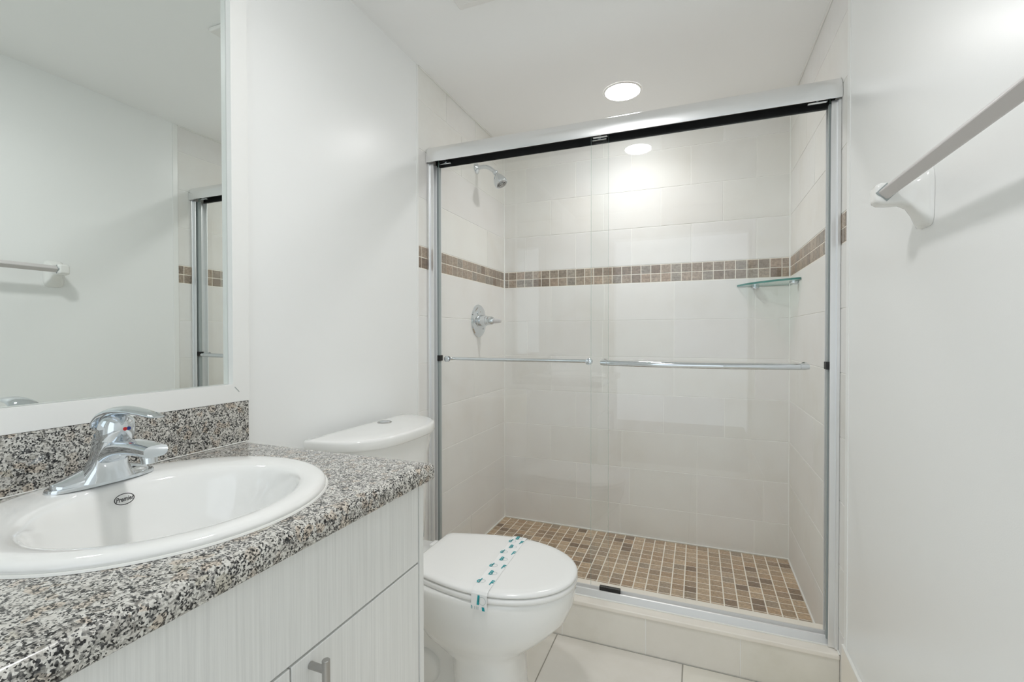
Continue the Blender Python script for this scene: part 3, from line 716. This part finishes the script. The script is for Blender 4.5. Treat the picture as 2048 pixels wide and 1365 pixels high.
# seat and cover
def seat_out(grow, z, back=-.812):
    hw = .182+grow; xm = -.570; xf = -.322+grow; half = []
    for k in range(31):                      # nose, from the tip round to the widest point
        a = math.pi/2*k/30; half.append((xm+(xf-xm)*math.cos(a)**.94, hw*math.sin(a)**.97))
    xb_ = back-grow; w_ = hw-.045; rc = .020
    for k in range(1, 10): t_ = k/10; half.append((xm+(xb_+rc*1.2-xm)*t_, hw-(hw-w_)*t_**1.7))
    for k in range(0, 7):
        a = math.pi/2*k/6; half.append((xb_+rc-rc*math.sin(a), w_-rc+rc*math.cos(a)-.004*math.sin(a)))
    half.append((xb_, .07)); half.append((xb_, .03))
    pts = [Vector((x, CY+y, z)) for x, y in half]+[Vector((x, CY-y, z)) for x, y in reversed(half[1:])]
    return pts
def flat(f, z): return [Vector((-.57+(q.x+.57)*f, CY+(q.y-CY)*f, z)) for q in seat_out(-.010, z)]
bm = bmesh.new(); loft(bm, [seat_out(-.006,ZR+.0015), seat_out(-.001,ZR+.004), seat_out(.0,ZR+.010), seat_out(-.001,ZR+.0165), seat_out(-.006,ZR+.0185)]); finish('seat', bm, 'seat', toi, smooth=True, angle=70)
bm = bmesh.new(); loft(bm, [seat_out(-.006,ZR+.0205), seat_out(-.001,ZR+.0225), seat_out(.0,ZR+.027), seat_out(-.003,ZR+.0315), seat_out(-.010,ZR+.0342), flat(.90,ZR+.0356), flat(.70,ZR+.0364), flat(.35,ZR+.0368)]); finish('seat_cover', bm, 'seat', toi, smooth=True, angle=70)
for s in (-1, 1):
    bm = bmesh.new(); box(bm, -.845, -.805, CY+s*.075-.02, CY+s*.075+.02, ZR-.001, ZR+.016, bev=.006, seg=3); finish('seat_hinge', bm, 'seat', toi, smooth=True)

# paper band across the lid
band = thing('sanitary_paper_band', (-.548, CY, ZR+.038), 'white paper hygiene band with teal and grey print wrapped across the toilet lid', 'paper band')
ZCV = ZR+.0376
prof = [(CY+.176, ZR+.024), (CY+.183, ZR+.028), (CY+.179, ZR+.0345), (CY+.166, ZR+.0372), (CY+.12, ZCV), (CY, ZCV+.0002), (CY-.12, ZCV), (CY-.166, ZR+.0372), (CY-.1805, ZR+.0350), (CY-.1850, ZR+.029), (CY-.1858, ZR+.018), (CY-.1862, ZR+.002), (CY-.1865, ZR-.012)]
def bandx(y): return -.550+(CY-y)*.045
bm = bmesh.new(); hwb = .0235; rings = []
for y, z in prof: rings.append([Vector((bandx(y)-hwb, y, z)), Vector((bandx(y)+hwb, y, z)), Vector((bandx(y)+hwb, y, z+.0003)), Vector((bandx(y)-hwb, y, z+.0003))])
loft(bm, rings); finish('paper_strip', bm, 'paper', band)
def mark(nm, mt_, fill):
    b_ = bmesh.new(); fill(b_); o_ = finish(nm, b_, mt_, band); return o_
glyph = {c: text_mesh(c, .031, 0, .0009) for c in 'BdF'}
def put(bm_, me, fn):
    vs = [bm_.verts.new(fn(q.co.x, q.co.y)) for q in me.vertices]
    for p in me.polygons:
        try: bm_.faces.new([vs[i] for i in p.vertices])
        except ValueError: pass
def on_top(xc, yc, sx=1., sy=1.): return lambda a, b: Vector((xc+a*sx, yc+b*sy, ZCV+.0013))
def ring_at(bm_, xc, yc, r, fn=None):
    n = 20
    for k in range(n):
        a0, a1 = 2*math.pi*k/n, 2*math.pi*(k+1)/n
        q = [(r*math.cos(a0), r*math.sin(a0)), (r*math.cos(a1), r*math.sin(a1)), ((r-.0012)*math.cos(a1), (r-.0012)*math.sin(a1)), ((r-.0012)*math.cos(a0), (r-.0012)*math.sin(a0))]
        bm_.faces.new([bm_.verts.new((fn or on_top(xc, yc))(a, b)) for a, b in q])
for ys_, xo, ch in (((1.475,1.408,1.320,1.230), -.001, 'B'), ((1.448,1.366,1.274,1.180), -.017, 'd'), ((1.446,1.366,1.274,1.180), .017, 'F')):
    for yy in ys_:
        xc = bandx(yy)+xo
        mark('printed_letter', 'teal', lambda b_: put(b_, glyph[ch], on_top(xc-(.004 if ch != 'F' else 0), yy, .68, 1.05)))['label'] = 'teal printed letter mark'
        if ch != 'F': mark('printed_ring', 'inkgrey', lambda b_: ring_at(b_, xc+.006, yy, .0085))
# print on the near edge, running down the side of the lid
fn = lambda a, b: Vector((bandx(CY-.18)+a, CY-.1878, ZR+.008+b))
def quad(nm, mt_, pts): mark(nm, mt_, lambda b_: b_.faces.new([b_.verts.new(fn(a, b)) for a, b in pts]))
quad('printed_block', 'teal', ((-.006,-.006),(.001,-.006),(.003,.020),(-.003,.020)))
for a0 in (-.020, -.013, -.008, -.003): quad('printed_dash', 'inkgrey', ((a0,-.019),(a0+.002,-.019),(a0+.002,-.011),(a0,-.011)))
quad('printed_block', 'teal', ((.010,-.020),(.018,-.020),(.016,-.010),(.009,-.010)))
quad('printed_block', 'teal', ((-.0225,-.020),(-.0215,-.020),(-.0205,-.010),(-.0225,-.010)))
mark('printed_ring', 'inkgrey', lambda b_: ring_at(b_, 0, 0, .011, lambda a, b: fn(a+.010, b+.006)))
for me in glyph.values(): bpy.data.meshes.remove(me)
